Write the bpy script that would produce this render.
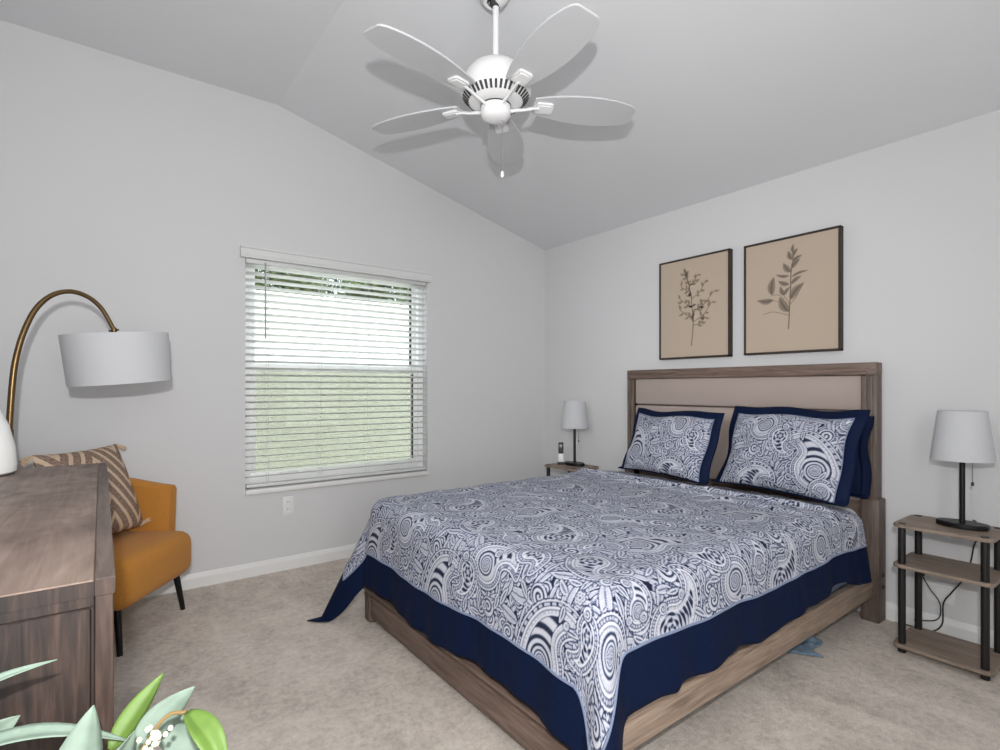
import bpy, bmesh, math, random
import numpy as np
from mathutils import Vector, Matrix, noise
S = bpy.context.scene
for o in list(bpy.data.objects): bpy.data.objects.remove(o)
C = S.collection
PI = math.pi
random.seed(7)

# ------------------------------------------------------------------ camera, world, light, exposure
cam_d = bpy.data.cameras.new('camera'); cam = bpy.data.objects.new('camera', cam_d); C.objects.link(cam)
cam.location = (-3.232, -3.604, 1.186)
cam.rotation_euler = (PI/2, 0, math.atan2(-0.6018, 0.7986))
cam_d.sensor_fit = 'HORIZONTAL'; cam_d.sensor_width = 36; cam_d.lens = 36*529/1000
cam_d.shift_y = 13/1000; cam_d.clip_start = 0.02
S.camera = cam
S.view_settings.view_transform = 'Standard'; S.view_settings.look = 'None'
S.view_settings.gamma = 1; S.view_settings.use_curve_mapping = False
S.view_settings.exposure = 0.0

def light(name, kind, loc, energy, target=None, color=(1,1,1), **kw):
    d = bpy.data.lights.new(name, kind); d.energy = energy; d.color = color
    for k, v in kw.items(): setattr(d, k, v)
    o = bpy.data.objects.new(name, d); C.objects.link(o); o.location = loc
    if target is not None:
        o.rotation_euler = (Vector(target)-Vector(loc)).to_track_quat('-Z', 'Y').to_euler()
    return o
w = bpy.data.worlds.new('world'); S.world = w; w.use_nodes = True
bg = w.node_tree.nodes['Background']; bg.inputs['Color'].default_value = (0.80, 0.90, 1.0, 1); bg.inputs['Strength'].default_value = 4.0
sun = light('sun', 'SUN', (0, -3, 8), 4.0, (0.6, 0.6, 0), (1, .97, .92), angle=0.01)
flash = light('camera_strobe', 'AREA', (-3.29, -3.69, 1.45), 42, (-2.2, -1.0, 1.7), shape='DISK', size=0.05)
fill = light('added_front_fill', 'AREA', (-3.0, -4.36, 1.5), 36, (-2.6, 0, 1.5), shape='RECTANGLE', size=1.2, size_y=1.8)  # added fill light at the front wall; no doorway is modelled there
fill2 = light('added_right_fill', 'AREA', (-0.9, -4.36, 1.5), 5, (-2.2, 0, 1.5), shape='RECTANGLE', size=1.2, size_y=1.8)  # second added fill, weaker, at the right end of the front wall
side = light('added_bed_wall_fill', 'AREA', (-3.70, -3.05, 1.9), 4.2, (0, -1.15, 1.0), shape='RECTANGLE', size=.5, size_y=.7, spread=math.radians(60))  # added light to lift the bed wall; the left wall has no window

# ------------------------------------------------------------------ material helpers
def lin(c):
    return tuple(((v/255)/12.92 if v/255 <= .04045 else ((v/255+.055)/1.055)**2.4) for v in c)
def mat(name, rgb, rough=.6, metal=0, spec=.5):
    m = bpy.data.materials.new(name); m.use_nodes = True
    b = m.node_tree.nodes['Principled BSDF']
    b.inputs['Base Color'].default_value = (*lin(rgb), 1); b.inputs['Roughness'].default_value = rough
    b.inputs['Metallic'].default_value = metal; b.inputs['Specular IOR Level'].default_value = spec
    return m
class NT:
    def __init__(s, m): s.m = m; s.t = m.node_tree; s.b = s.t.nodes['Principled BSDF']
    def n(s, typ, **kw):
        x = s.t.nodes.new(typ)
        for k, v in kw.items():
            if k in x.inputs.keys() and not hasattr(type(x), k): x.inputs[k].default_value = v
            else: setattr(x, k, v)
        return x
    def l(s, a, b): s.t.links.new(a, b)
    def coord(s, scale=(1,1,1), kind='Object', rot=(0,0,0)):
        c = s.n('ShaderNodeTexCoord'); mp = s.n('ShaderNodeMapping'); mp.inputs['Scale'].default_value = scale
        mp.inputs['Rotation'].default_value = rot
        s.l(c.outputs[kind], mp.inputs['Vector']); return mp.outputs[0]
    def noise(s, vec, scale, detail=3, rough=.55, dist=0):
        x = s.n('ShaderNodeTexNoise'); x.inputs['Scale'].default_value = scale; x.inputs['Detail'].default_value = detail
        x.inputs['Roughness'].default_value = rough; x.inputs['Distortion'].default_value = dist
        s.l(vec, x.inputs['Vector']); return x.outputs['Fac']
    def ramp(s, fac, stops, interp='LINEAR'):
        r = s.n('ShaderNodeValToRGB'); r.color_ramp.interpolation = interp
        e = r.color_ramp.elements
        while len(e) < len(stops): e.new(.5)
        for el, (p, c) in zip(e, stops): el.position = p; el.color = (*lin(c), 1)
        s.l(fac, r.inputs['Fac']); return r.outputs['Color']
    def math(s, op, a, b=None):
        x = s.n('ShaderNodeMath', operation=op)
        for i, v in enumerate((a, b)):
            if v is None: continue
            if isinstance(v, (int, float)): x.inputs[i].default_value = v
            else: s.l(v, x.inputs[i])
        return x.outputs[0]
    def mix(s, fac, a, b, mode='MIX'):
        x = s.n('ShaderNodeMix', data_type='RGBA', blend_type=mode)
        if isinstance(fac, (int, float)): x.inputs[0].default_value = fac
        else: s.l(fac, x.inputs[0])
        for i, v in ((6, a), (7, b)):
            if isinstance(v, tuple): x.inputs[i].default_value = (*lin(v), 1)
            else: s.l(v, x.inputs[i])
        return x.outputs[2]
    def base(s, c): s.l(c, s.b.inputs['Base Color'])
    def bump(s, h, strength=.2, dist=.002):
        x = s.n('ShaderNodeBump'); x.inputs['Strength'].default_value = strength; x.inputs['Distance'].default_value = dist
        s.l(h, x.inputs['Height']); s.l(x.outputs[0], s.b.inputs['Normal'])

def wood(name, dark, mid, pale, axis=0, scale=1, rough=.55, contrast=1.0, knots=0):
    m = mat(name, mid, rough); t = NT(m)
    sc = [14*scale]*3; sc[axis] = 1.1*scale
    v = t.coord(tuple(sc)); n1 = t.noise(v, 3, 6, .62, 1.2)
    sc2 = [60*scale]*3; sc2[axis] = 3*scale
    n2 = t.noise(t.coord(tuple(sc2)), 2, 3, .6)
    f = t.math('ADD', t.math('MULTIPLY', n1, .72), t.math('MULTIPLY', n2, .28))
    if knots:
        k = t.noise(t.coord((3, 2, 3)), 1.4, 2, .5, 2.5); f = t.math('ADD', t.math('MULTIPLY', f, 1-knots), t.math('MULTIPLY', k, knots))
    d = .16/contrast
    t.base(t.ramp(f, [(.5-d, dark), (.5, mid), (.5+d, pale)])); t.bump(f, .15, .001)
    return m
def fabric(name, rgb, rough=.9, amp=8, scale=220, bump=.25):
    m = mat(name, rgb, rough, 0, .25); t = NT(m)
    n = t.noise(t.coord(), scale, 3, .6)
    lo = tuple(max(0, c-amp) for c in rgb); hi = tuple(min(255, c+amp) for c in rgb)
    t.base(t.ramp(n, [(.3, lo), (.7, hi)])); t.bump(n, bump, .0015)
    m.node_tree.nodes['Principled BSDF'].inputs['Sheen Weight'].default_value = .08
    return m

M = {}
M['wall'] = mat('wall_paint', (209, 209, 210), .85, 0, .2); _t = NT(M['wall']); _t.bump(_t.noise(_t.coord(), 130, 3), .12, .002)
M['ceiling'] = mat('ceiling_paint', (221, 222, 224), .9, 0, .2); _t = NT(M['ceiling']); _t.bump(_t.noise(_t.coord(), 30, 4, .6), .16, .005)
M['trim'] = mat('trim_paint', (226, 226, 225), .45)
M['white_metal'] = mat('white_enamel', (226, 226, 226), .38)
M['blade'] = mat('white_blade', (190, 191, 193), .45)
M['slat'] = mat('white_slat', (212, 213, 212), .45); M['vinyl'] = mat('window_vinyl', (240, 241, 240), .4)
M['slatv'] = mat('translucent_slat', (236, 237, 235), .45)
_nt = M['slatv'].node_tree; _tr = _nt.nodes.new('ShaderNodeBsdfTranslucent'); _tr.inputs[0].default_value = (.9, .9, .88, 1); _mx = _nt.nodes.new('ShaderNodeMixShader'); _mx.inputs[0].default_value = .35
_nt.links.new(_nt.nodes['Principled BSDF'].outputs[0], _mx.inputs[1]); _nt.links.new(_tr.outputs[0], _mx.inputs[2]); _nt.links.new(_mx.outputs[0], _nt.nodes['Material Output'].inputs[0])
M['black'] = mat('black_plastic', (20, 19, 19), .45)
M['black_metal'] = mat('black_metal', (16, 15, 16), .4, .3)
M['dark'] = mat('dark_slot', (60, 60, 60), .8)
M['sash_dark'] = mat('dark_sash_edge', (40, 42, 40), .6)
M['ceramic'] = mat('white_ceramic', (232, 232, 230), .22)
M['brass'] = mat('antique_brass', (112, 90, 60), .34, .85)
M['lining'] = fabric('pale_blue_lining', (150, 160, 178), .9, 5)
M['sheet'] = fabric('white_sheet', (214, 216, 220), .9, 4)
M['paleblue'] = fabric('pale_blue_cotton', (150, 168, 196), .9, 6)
M['bluecloth'] = fabric('slate_blue_cloth', (112, 132, 150), .9, 8)
M['navy'] = fabric('navy_satin', (9, 23, 52), .7, 3, 90, .15); M['navy'].node_tree.nodes['Principled BSDF'].inputs['Specular IOR Level'].default_value = .12; M['navy'].node_tree.nodes['Principled BSDF'].inputs['Sheen Weight'].default_value = 0
M['piping'] = fabric('pale_piping', (122, 134, 160), .8, 6)
M['mustard'] = fabric('mustard_weave', (188, 128, 56), .92, 10, 260, .3)
M['uphol'] = fabric('taupe_linen', (166, 152, 145), .95, 9, 300, .3)
M['shade'] = fabric('white_linen_shade', (192, 193, 196), .9, 3, 300, .1)
M['cream_yarn'] = fabric('cream_yarn', (206, 182, 154), .95, 14, 120, .4)
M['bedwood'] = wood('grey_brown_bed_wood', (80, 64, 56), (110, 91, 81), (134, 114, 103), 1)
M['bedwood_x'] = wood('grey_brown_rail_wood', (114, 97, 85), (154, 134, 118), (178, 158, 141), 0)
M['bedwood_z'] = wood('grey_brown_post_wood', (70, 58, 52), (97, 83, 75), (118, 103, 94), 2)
M['tablewood'] = wood('weathered_oak_board', (104, 90, 78), (136, 120, 106), (158, 142, 128), 1, 1.2)
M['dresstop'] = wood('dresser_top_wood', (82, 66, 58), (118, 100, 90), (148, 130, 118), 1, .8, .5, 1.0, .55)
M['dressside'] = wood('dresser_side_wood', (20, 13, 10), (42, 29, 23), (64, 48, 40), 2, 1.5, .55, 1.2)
M['canvas'] = fabric('beige_canvas', (182, 166, 149), .9, 4, 400, .1)
M['ink'] = mat('grey_ink', (92, 80, 70), .9); M['ink_mid'] = mat('mid_grey_ink', (110, 98, 88), .9); M['ink_soft'] = mat('soft_grey_ink', (138, 124, 110), .9)
M['frame_dark'] = wood('dark_walnut_frame', (30, 22, 19), (44, 33, 28), (58, 45, 38), 2)
M['leaf_grey'] = mat('grey_green_leaf', (116, 133, 119), .7); M['leaf_grey2'] = mat('pale_leaf', (126, 144, 130), .65)
M['leaf_green'] = mat('fresh_green_leaf', (88, 116, 46), .6); M['stem'] = mat('brown_stem', (128, 104, 62), .7)
M['berry'] = mat('cream_berry', (214, 210, 190), .6)
M['fence'] = mat('cream_vinyl', (232, 230, 218), .6)
M['grass'] = mat('pale_paving', (186, 180, 168), .9)
M['foliage'] = mat('hedge_leaf', (70, 84, 36), .7); M['bark'] = mat('bark', (80, 66, 52), .9)
for k in ('leaf_grey', 'leaf_grey2', 'leaf_green', 'foliage'):
    _t = NT(M[k]); c = M[k].node_tree.nodes['Principled BSDF'].inputs['Base Color'].default_value[:3]
    n = _t.noise(_t.coord(), 9 if k == 'foliage' else 30, 3)
    mx = _t.n('ShaderNodeMix', data_type='RGBA', blend_type='MIX'); _t.l(n, mx.inputs[0])
    mx.inputs[6].default_value = (*[v*.6 for v in c], 1); mx.inputs[7].default_value = (*[min(1, v*1.4) for v in c], 1)
    _t.base(mx.outputs[2])
# carpet: beige pile with vacuum tracks
M['carpet'] = mat('beige_carpet', (186, 174, 162), .97, 0, .1); _t = NT(M['carpet'])
v1 = _t.coord(); n1 = _t.noise(v1, 260, 3, .7); n2 = _t.noise(v1, 38, 4, .7); n3 = _t.noise(_t.coord((1, .5, 1), rot=(0, 0, .7)), 3.2, 4, .62, .8); n4 = _t.noise(v1, 11, 3, .6)
f = _t.math('ADD', _t.math('ADD', _t.math('MULTIPLY', n1, .30), _t.math('MULTIPLY', n2, .28)), _t.math('ADD', _t.math('MULTIPLY', n3, .26), _t.math('MULTIPLY', n4, .16)))
_t.base(_t.ramp(f, [(.36, (164, 153, 143)), (.5, (218, 207, 196)), (.63, (244, 234, 224))])); _t.bump(_t.math('ADD', n1, n2), .8, .006)
# thin glass and insect screen
def clear(name, tint, op, gloss):
    m = bpy.data.materials.new(name); m.use_nodes = True; t = m.node_tree; t.nodes.clear()
    out = t.nodes.new('ShaderNodeOutputMaterial'); tr = t.nodes.new('ShaderNodeBsdfTransparent'); tr.inputs[0].default_value = (*tint, 1)
    b = t.nodes.new('ShaderNodeBsdfGlossy' if gloss else 'ShaderNodeBsdfDiffuse'); b.inputs[0].default_value = (.9, .9, .9, 1) if gloss else (.10, .105, .09, 1)
    if gloss: b.inputs['Roughness'].default_value = .02
    mx = t.nodes.new('ShaderNodeMixShader'); mx.inputs[0].default_value = op
    t.links.new(tr.outputs[0], mx.inputs[1]); t.links.new(b.outputs[0], mx.inputs[2]); t.links.new(mx.outputs[0], out.inputs[0]); return m
M['glass'] = clear('window_glass', (.97, .985, .975), .04, True)
M['screen'] = clear('insect_screen', (.98, .99, .93), .42, False)
# zigzag throw pillow
M['zigzag'] = mat('taupe_zigzag_weave', (140, 118, 102), .95, 0, .2); _t = NT(M['zigzag'])
c = _t.n('ShaderNodeTexCoord'); sp = _t.n('ShaderNodeSeparateXYZ'); _t.l(c.outputs['Object'], sp.inputs[0])
tri = _t.math('PINGPONG', _t.math('ADD', sp.outputs[0], 3.05), .17)
ph = _t.math('ADD', sp.outputs[2], _t.math('MULTIPLY', tri, 1.5))
st = _t.math('PINGPONG', _t.math('ADD', ph, 3), .048)
nz = _t.noise(_t.coord((1, 1, 2.5)), 120, 3, .7)
st = _t.math('ADD', st, _t.math('MULTIPLY', _t.math('SUBTRACT', nz, .5), .012))
dk = _t.ramp(nz, [(.35, (104, 84, 72)), (.65, (172, 150, 134))])
lt = _t.ramp(nz, [(.3, (196, 170, 144)), (.7, (224, 200, 176))])
sw = _t.math('GREATER_THAN', st, .0305)
_t.base(_t.mix(sw, dk, lt)); _t.bump(_t.math('ADD', nz, sw), .7, .004)
# paisley: colour from the woven pattern stored on the cloth
M['paisley'] = mat('paisley_jacquard', (120, 126, 150), .72, 0, .3); _t = NT(M['paisley'])
at = _t.n('ShaderNodeAttribute', attribute_name='weave'); nn = _t.noise(_t.coord(), 420, 2, .6)
f = _t.math('ADD', at.outputs['Fac'], _t.math('MULTIPLY', _t.math('SUBTRACT', nn, .5), .16))
_t.base(_t.ramp(f, [(.06, (12, 20, 46)), (.30, (84, 94, 120)), (.55, (160, 163, 177)), (.95, (206, 207, 214))]))
_t.bump(f, .3, .0015)

# ------------------------------------------------------------------ mesh helpers
def link(name, me, mats, parent=None, smooth=False):
    o = bpy.data.objects.new(name, me); C.objects.link(o)
    for m in (mats if isinstance(mats, (list, tuple)) else [mats]): me.materials.append(m)
    if parent is not None: o.parent = parent
    if smooth:
        me.polygons.foreach_set('use_smooth', [True]*len(me.polygons))
    return o
def tag(o, label=None, cat=None, group=None, kind=None):
    for k, v in (('label', label), ('category', cat), ('group', group), ('kind', kind)):
        if v: o[k] = v
    return o
def thing(name, loc, rz, label, cat, group=None):
    o = bpy.data.objects.new(name, None); o.empty_display_size = .1; C.objects.link(o); o.location = loc; o.rotation_euler = (0, 0, rz)
    return tag(o, label, cat, group)
def dup(o, parent=None):
    c = o.copy(); C.objects.link(c)
    if parent is not None: c.parent = parent
    for ch in list(o.children): dup(ch, c)
    return c
class MB:
    def __init__(s): s.bm = bmesh.new(); s.sharp = False
    def box(s, lo, hi, bevel=0, seg=2, rot=None):
        r = bmesh.ops.create_cube(s.bm, size=1); vs = r['verts']
        for v in vs:
            for i in range(3): v.co[i] = lo[i] if v.co[i] < 0 else hi[i]
        if rot is not None:
            c = Vector([(a+b)/2 for a, b in zip(lo, hi)])
            for v in vs: v.co = c + rot @ (v.co-c)
        if bevel:
            es = list({e for v in vs for e in v.link_edges})
            bmesh.ops.bevel(s.bm, geom=es, offset=bevel, segments=seg, profile=.5, affect='EDGES')
        return s
    def tube(s, pts, rad, n=10, cap=True, flat=1.0):
        pts = [Vector(p) for p in pts]; rings = []; up = None
        for i, p in enumerate(pts):
            t = (pts[min(i+1, len(pts)-1)]-pts[max(i-1, 0)]).normalized()
            if up is None: up = t.orthogonal().normalized()
            up = (up - t*up.dot(t)).normalized(); sd = t.cross(up)
            r = rad[i] if isinstance(rad, (list, tuple)) else rad
            rings.append([s.bm.verts.new(p+up*math.cos(a)*r+sd*math.sin(a)*r*flat) for a in [2*PI*k/n for k in range(n)]])
        for a, b in zip(rings, rings[1:]):
            for k in range(n): s.bm.faces.new((a[k], a[(k+1) % n], b[(k+1) % n], b[k]))
        if cap: s.bm.faces.new(rings[0][::-1]); s.bm.faces.new(rings[-1])
        return s
    def lathe(s, prof, n=32, c=(0, 0, 0), closed=False, mx=None):
        rings = []
        for r, z in prof:
            if r < 1e-6: ring = [s.bm.verts.new((0, 0, z))]*n
            else: ring = [s.bm.verts.new((r*math.cos(2*PI*k/n), r*math.sin(2*PI*k/n), z)) for k in range(n)]
            rings.append(ring)
        for v in {v for r in rings for v in r}:
            p = v.co if mx is None else mx @ v.co
            v.co = p + Vector(c)
        pr = list(zip(rings, rings[1:]))
        if closed: pr.append((rings[-1], rings[0]))
        for a, b in pr:
            for k in range(n):
                q = []
                for v in (a[k], a[(k+1) % n], b[(k+1) % n], b[k]):
                    if v not in q: q.append(v)
                if len(q) > 2:
                    try: s.bm.faces.new(q)
                    except ValueError: pass
        return s
    def prism(s, outline, z0, z1, fn=None):
        """outline in (a,b); fn maps (a,b,z)->xyz"""
        fn = fn or (lambda a, b, z: (a, b, z))
        lo = [s.bm.verts.new(fn(a, b, z0)) for a, b in outline]; hi = [s.bm.verts.new(fn(a, b, z1)) for a, b in outline]
        n = len(outline)
        s.bm.faces.new(lo[::-1]); s.bm.faces.new(hi)
        for k in range(n): s.bm.faces.new((lo[k], lo[(k+1) % n], hi[(k+1) % n], hi[k]))
        return s
    def build(s, name, m, parent=None, smooth=None, auto=35):
        bmesh.ops.recalc_face_normals(s.bm, faces=s.bm.faces)
        me = bpy.data.meshes.new(name); s.bm.to_mesh(me); s.bm.free()
        o = link(name, me, m, parent, smooth is not False)
        if smooth is not False:
            try: me.set_sharp_from_angle(angle=math.radians(auto))
            except Exception: pass
        return o
def grid_mesh(name, P, m, parent=None, weave=None, keep=None):
    """P: (nu,nv,3) array -> quad grid; keep: bool (nu-1,nv-1)"""
    nu, nv, _ = P.shape
    idx = np.arange(nu*nv).reshape(nu, nv)
    q = np.stack([idx[:-1, :-1], idx[1:, :-1], idx[1:, 1:], idx[:-1, 1:]], -1)
    q = q[keep] if keep is not None else q.reshape(-1, 4)
    used, inv = np.unique(q.ravel(), return_inverse=True)
    co = P.reshape(-1, 3)[used]; q = inv.reshape(-1, 4)
    me = bpy.data.meshes.new(name); me.vertices.add(len(co)); me.vertices.foreach_set('co', co.astype(np.float32).ravel())
    me.loops.add(q.size); me.loops.foreach_set('vertex_index', q.astype(np.int32).ravel())
    me.polygons.add(len(q)); me.polygons.foreach_set('loop_start', np.arange(0, q.size, 4, dtype=np.int32))
    me.update(calc_edges=True)
    if weave is not None:
        a = me.attributes.new('weave', 'FLOAT', 'POINT'); a.data.foreach_set('value', weave.ravel()[used].astype(np.float32))
    return link(name, me, m, parent, True)
def rrect(w, d, r, n=6):
    out = []
    for cx, cy, a0 in ((w/2-r, d/2-r, 0), (-w/2+r, d/2-r, PI/2), (-w/2+r, -d/2+r, PI), (w/2-r, -d/2+r, 3*PI/2)):
        for k in range(n+1):
            a = a0+PI/2*k/n; out.append((cx+r*math.cos(a), cy+r*math.sin(a)))
    return out
def subsurf(o, lv=2):
    md = o.modifiers.new('subdivision', 'SUBSURF'); md.levels = lv; md.render_levels = lv

# ------------------------------------------------------------------ the paisley weave (a repeating tile of line work, values 0 navy .. 1 silver)
def make_tile(TW=.56, TH=.62, res=.0016, seed=3):
    rng = np.random.RandomState(seed)
    nx, ny = int(TW/res), int(TH/res)
    A = np.zeros((nx, ny)); 
    gx = (np.arange(nx)+.5)*res; gy = (np.arange(ny)+.5)*res
    def local(cx, cy, R):
        ix = np.arange(int((cx-R)/res)-1, int((cx+R)/res)+2); iy = np.arange(int((cy-R)/res)-1, int((cy+R)/res)+2)
        return ix, iy, (ix[:, None]+.5)*res-cx, (iy[None, :]+.5)*res-cy
    def put(ix, iy, val, mask):
        I = np.broadcast_to((ix % nx)[:, None], mask.shape)[mask]; J = np.broadcast_to((iy % ny)[None, :], mask.shape)[mask]
        A[I, J] = val[mask] if isinstance(val, np.ndarray) else val
    def boteh(cx, cy, size, rot, hand, rings, core):
        # spine: from a round body curling over to a thin tip
        t = np.linspace(0, 1, 46)
        th = 2.5*t**1.25*hand; step = size*.95/46
        sx = np.concatenate([[0], np.cumsum(np.cos(PI/2+th[:-1]-.35*hand)*step)]); sy = np.concatenate([[0], np.cumsum(np.sin(PI/2+th[:-1]-.35*hand)*step)])
        rad = size*.34*(1-t)**.72*(1-.08*np.sin(t*PI))+.002
        ix, iy, X, Y = local(cx, cy, size*1.25)
        c, s = math.cos(rot), math.sin(rot)
        x = X*c+Y*s; y = -X*s+Y*c; y = y+size*.28
        d = np.full(x.shape, 9.); tt = np.zeros(x.shape)
        for k in range(46):
            dk = np.hypot(x-sx[k], y-sy[k])-rad[k]
            m = dk < d; d[m] = dk[m]; tt[m] = t[k]
        ang = np.arctan2(y, x)
        u = np.where(tt < .02, ang*size*.34, tt*size*1.2)
        scal = .0035*np.abs(np.sin(u*PI/.012))
        put(ix, iy, .02, d < .0065)
        put(ix, iy, .95, d < .0045-scal*.6)
        lv = [.12, .74, .10, 1.0, .30, .62, .95, .10]
        dd = -.002
        for k in range(rings):
            wdt = [.0030, .0075, .0028, .0060, .0035, .009, .0045, .0028][k % 8]
            put(ix, iy, lv[k % 8], d < dd)
            if k % 8 == 1: put(ix, iy, .1, (d < dd) & (d > dd-wdt) & (np.sin(u*2*PI/.011) > .55))
            if k % 8 == 5: put(ix, iy, .95, (d < dd-.002) & (d > dd-wdt+.002) & (np.sin(u*2*PI/.014) > .1))
            dd -= wdt
        inside = d < dd
        r = np.hypot(x, y)+1e-6
        if core == 0:
            sp = np.sin(2*PI*(np.log(r/.006)/.40 - hand*ang/(2*PI)))
            put(ix, iy, np.where(sp > .1, .85, np.where(sp > -.35, .45, .08)), inside)
        else:
            fl = np.cos(6*ang+1.2*np.sin(r*260)); 
            put(ix, iy, np.where(fl*.6+np.sin(r*2*PI/.017) > .25, .8, np.where(fl > .2, .42, .06)), inside)
    def leafcurl(cx, cy, L, rot, hand, n):
        # acanthus frond: lobes along a curling stem
        th = rot; px, py = cx, cy
        for k in range(n):
            f = k/n
            th += hand*(.28+.5*f); step = L/n*(1.05-.5*f)
            px += math.cos(th)*step; py += math.sin(th)*step
            lobe(px, py, L*.30*(1.08-f*.75), th+hand*-1.0, .40)
            if k % 2: lobe(px, py, L*.20*(1.1-f*.7), th+hand*1.1, .42)
        swirl(px, py, L*.17, hand)
    def lobe(cx, cy, L, rot, asp):
        ix, iy, X, Y = local(cx, cy, L*1.3)
        c, s = math.cos(rot), math.sin(rot); x = (X*c+Y*s)/L; y = (-X*s+Y*c)/L
        y = y-.18*x*x
        hw = asp*.62*np.sqrt(np.clip(x+.12, 0, None))*np.clip(1-x, 0, None)**.8*1.35
        d = (np.abs(y)-hw)*L
        d = np.where((x < -.12) | (x > 1), 1., d)
        put(ix, iy, .03, d < .0034); put(ix, iy, .92, d < 0); put(ix, iy, .50, d < -.0042)
        vein = np.abs(y)*L; rib = np.abs(np.sin((x*L+vein*.9)*2*PI/.011))
        put(ix, iy, .80, (d < -.0062) & (rib > .62) & (x > .02))
        put(ix, iy, .10, (d < -.005) & (vein < .0016) & (x > .0) & (x < .8))
    def swirl(cx, cy, R, hand):
        ix, iy, X, Y = local(cx, cy, R*1.15)
        r = np.hypot(X, Y)+1e-6; a = np.arctan2(Y, X)
        sp = np.sin(2*PI*(r/(R/2.1) - hand*a/(2*PI)))
        put(ix, iy, .03, r < R+.0030); put(ix, iy, .9, r < R)
        put(ix, iy, np.where(sp > .0, .86, np.where(sp > -.4, .42, .06)), r < R-.0035)
    def flower(cx, cy, R, n):
        ix, iy, X, Y = local(cx, cy, R*1.2); r = np.hypot(X, Y); a = np.arctan2(Y, X)
        e = R*(.72+.28*np.abs(np.cos(a*n/2)))
        put(ix, iy, .03, r < e+.0032); put(ix, iy, .9, r < e); put(ix, iy, .40, r < e-.0045); put(ix, iy, .9, r < R*.4); put(ix, iy, .08, r < R*.2)
    # ground: overlapping leaf lobes, curls and flowers
    for k in range(620):
        q = rng.rand(); x, y = rng.rand()*TW, rng.rand()*TH
        if q < .70: lobe(x, y, rng.uniform(.050, .095), rng.rand()*2*PI, rng.uniform(.42, .60))
        elif q < .88: swirl(x, y, rng.uniform(.016, .028), rng.choice([-1, 1]))
        else: flower(x, y, rng.uniform(.018, .030), rng.choice([4, 5, 6]))
    for (x, y, L, r, h, n) in ((.08, .46, .24, .4, 1, 9), (.40, .52, .22, 2.4, -1, 9), (.30, .06, .24, 1.0, 1, 9), (.50, .22, .22, 3.6, 1, 8), (.06, .16, .22, 5.2, -1, 8), (.26, .36, .20, 4.2, -1, 8), (.47, .40, .20, .3, -1, 7), (.20, .57, .20, 5.6, 1, 8), (.34, .30, .18, 1.2, -1, 7)):
        leafcurl(x, y, L, r, h, n)
    for (x, y, sz, r, h, n, c) in ((.15, .30, .29, .25, 1, 8, 0), (.42, .14, .26, -.5, -1, 7, 1), (.40, .45, .22, .9, 1, 6, 0), (.11, .55, .20, 2.5, -1, 6, 1),
                                   (.55, .32, .15, 3.3, 1, 4, 1), (.24, .11, .15, -2.3, -1, 5, 0), (.27, .50, .13, 1.8, 1, 4, 1), (.51, .58, .14, -1.2, -1, 4, 0)):
        boteh(x, y, sz, r, h, n, c)
    for k in range(46):
        x, y = rng.rand()*TW, rng.rand()*TH
        if rng.rand() < .7: lobe(x, y, rng.uniform(.034, .055), rng.rand()*2*PI, .5)
        else: swirl(x, y, rng.uniform(.010, .017), rng.choice([-1, 1]))
    return A, TW, TH, res
TILE = make_tile()
def weave_at(U, V, h=.0034):
    A, TW, TH, res = TILE
    nx, ny = A.shape; k = 1.1
    tot = 0
    for du in (-.33, 0, .33):
        for dv in (-.33, 0, .33):
            fx = ((U+du*h)/k % TW)/TW*nx-.5; fy = ((V+dv*h)/k % TH)/TH*ny-.5
            x0 = np.floor(fx).astype(int); y0 = np.floor(fy).astype(int); ax = fx-x0; ay = fy-y0
            g = lambda i, j: A[i % nx, j % ny]
            tot = tot+g(x0, y0)*(1-ax)*(1-ay)+g(x0+1, y0)*ax*(1-ay)+g(x0, y0+1)*(1-ax)*ay+g(x0+1, y0+1)*ax*ay
    return tot/9

# ------------------------------------------------------------------ room shell
XL, YF, ZC, ZF, XR = -3.78, -4.40, 2.44, 3.02, -2.317
WX0, WX1, WZ0, WZ1 = -2.512, -1.218, .535, 2.074
def structure(o): o['kind'] = 'structure'; return o
def slab(name, pieces, m):
    b = MB()
    for p, fn, z0, z1 in pieces: b.prism(p, z0, z1, fn)
    return structure(b.build(name, m, None, False))
xz = lambda a, b, z: (a, z, b)
yz = lambda a, b, z: (z, a, b)
slab('floor', [([(XL-.15, YF-.15), (.15, YF-.15), (.15, .15), (XL-.15, .15)], None, -.12, 0)], M['carpet'])
top = lambda x: ZC+(ZF-ZC)*(-x)/(-XR) if x > XR else ZF
slab('wall_back', [([(XL, 0), (WX0, 0), (WX0, ZF), (XL, ZF)], xz, 0, .15), ([(WX0, 0), (WX1, 0), (WX1, WZ0), (WX0, WZ0)], xz, 0, .15),
     ([(WX1, 0), (0, 0), (0, ZC), (WX1, top(WX1))], xz, 0, .15), ([(WX0, WZ1), (WX1, WZ1), (WX1, top(WX1)), (XR, ZF), (WX0, ZF)], xz, 0, .15)], M['wall'])
slab('wall_right', [([(YF-.15, 0), (.15, 0), (.15, ZC), (YF-.15, ZC)], yz, 0, .15)], M['wall'])
slab('wall_left', [([(YF-.15, 0), (.15, 0), (.15, ZF), (YF-.15, ZF)], yz, XL-.15, XL)], M['wall'])
slab('wall_front', [([(XL, 0), (0, 0), (0, ZC), (XR, ZF), (XL, ZF)], xz, YF-.15, YF)], M['wall'])
slab('ceiling', [([(XL-.15, ZF), (XR, ZF), (.15, ZC-.0376), (.15, ZC+.12), (XR, ZF+.16), (XL-.15, ZF+.16)], xz, YF-.15, .15)], M['ceiling'])
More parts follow.
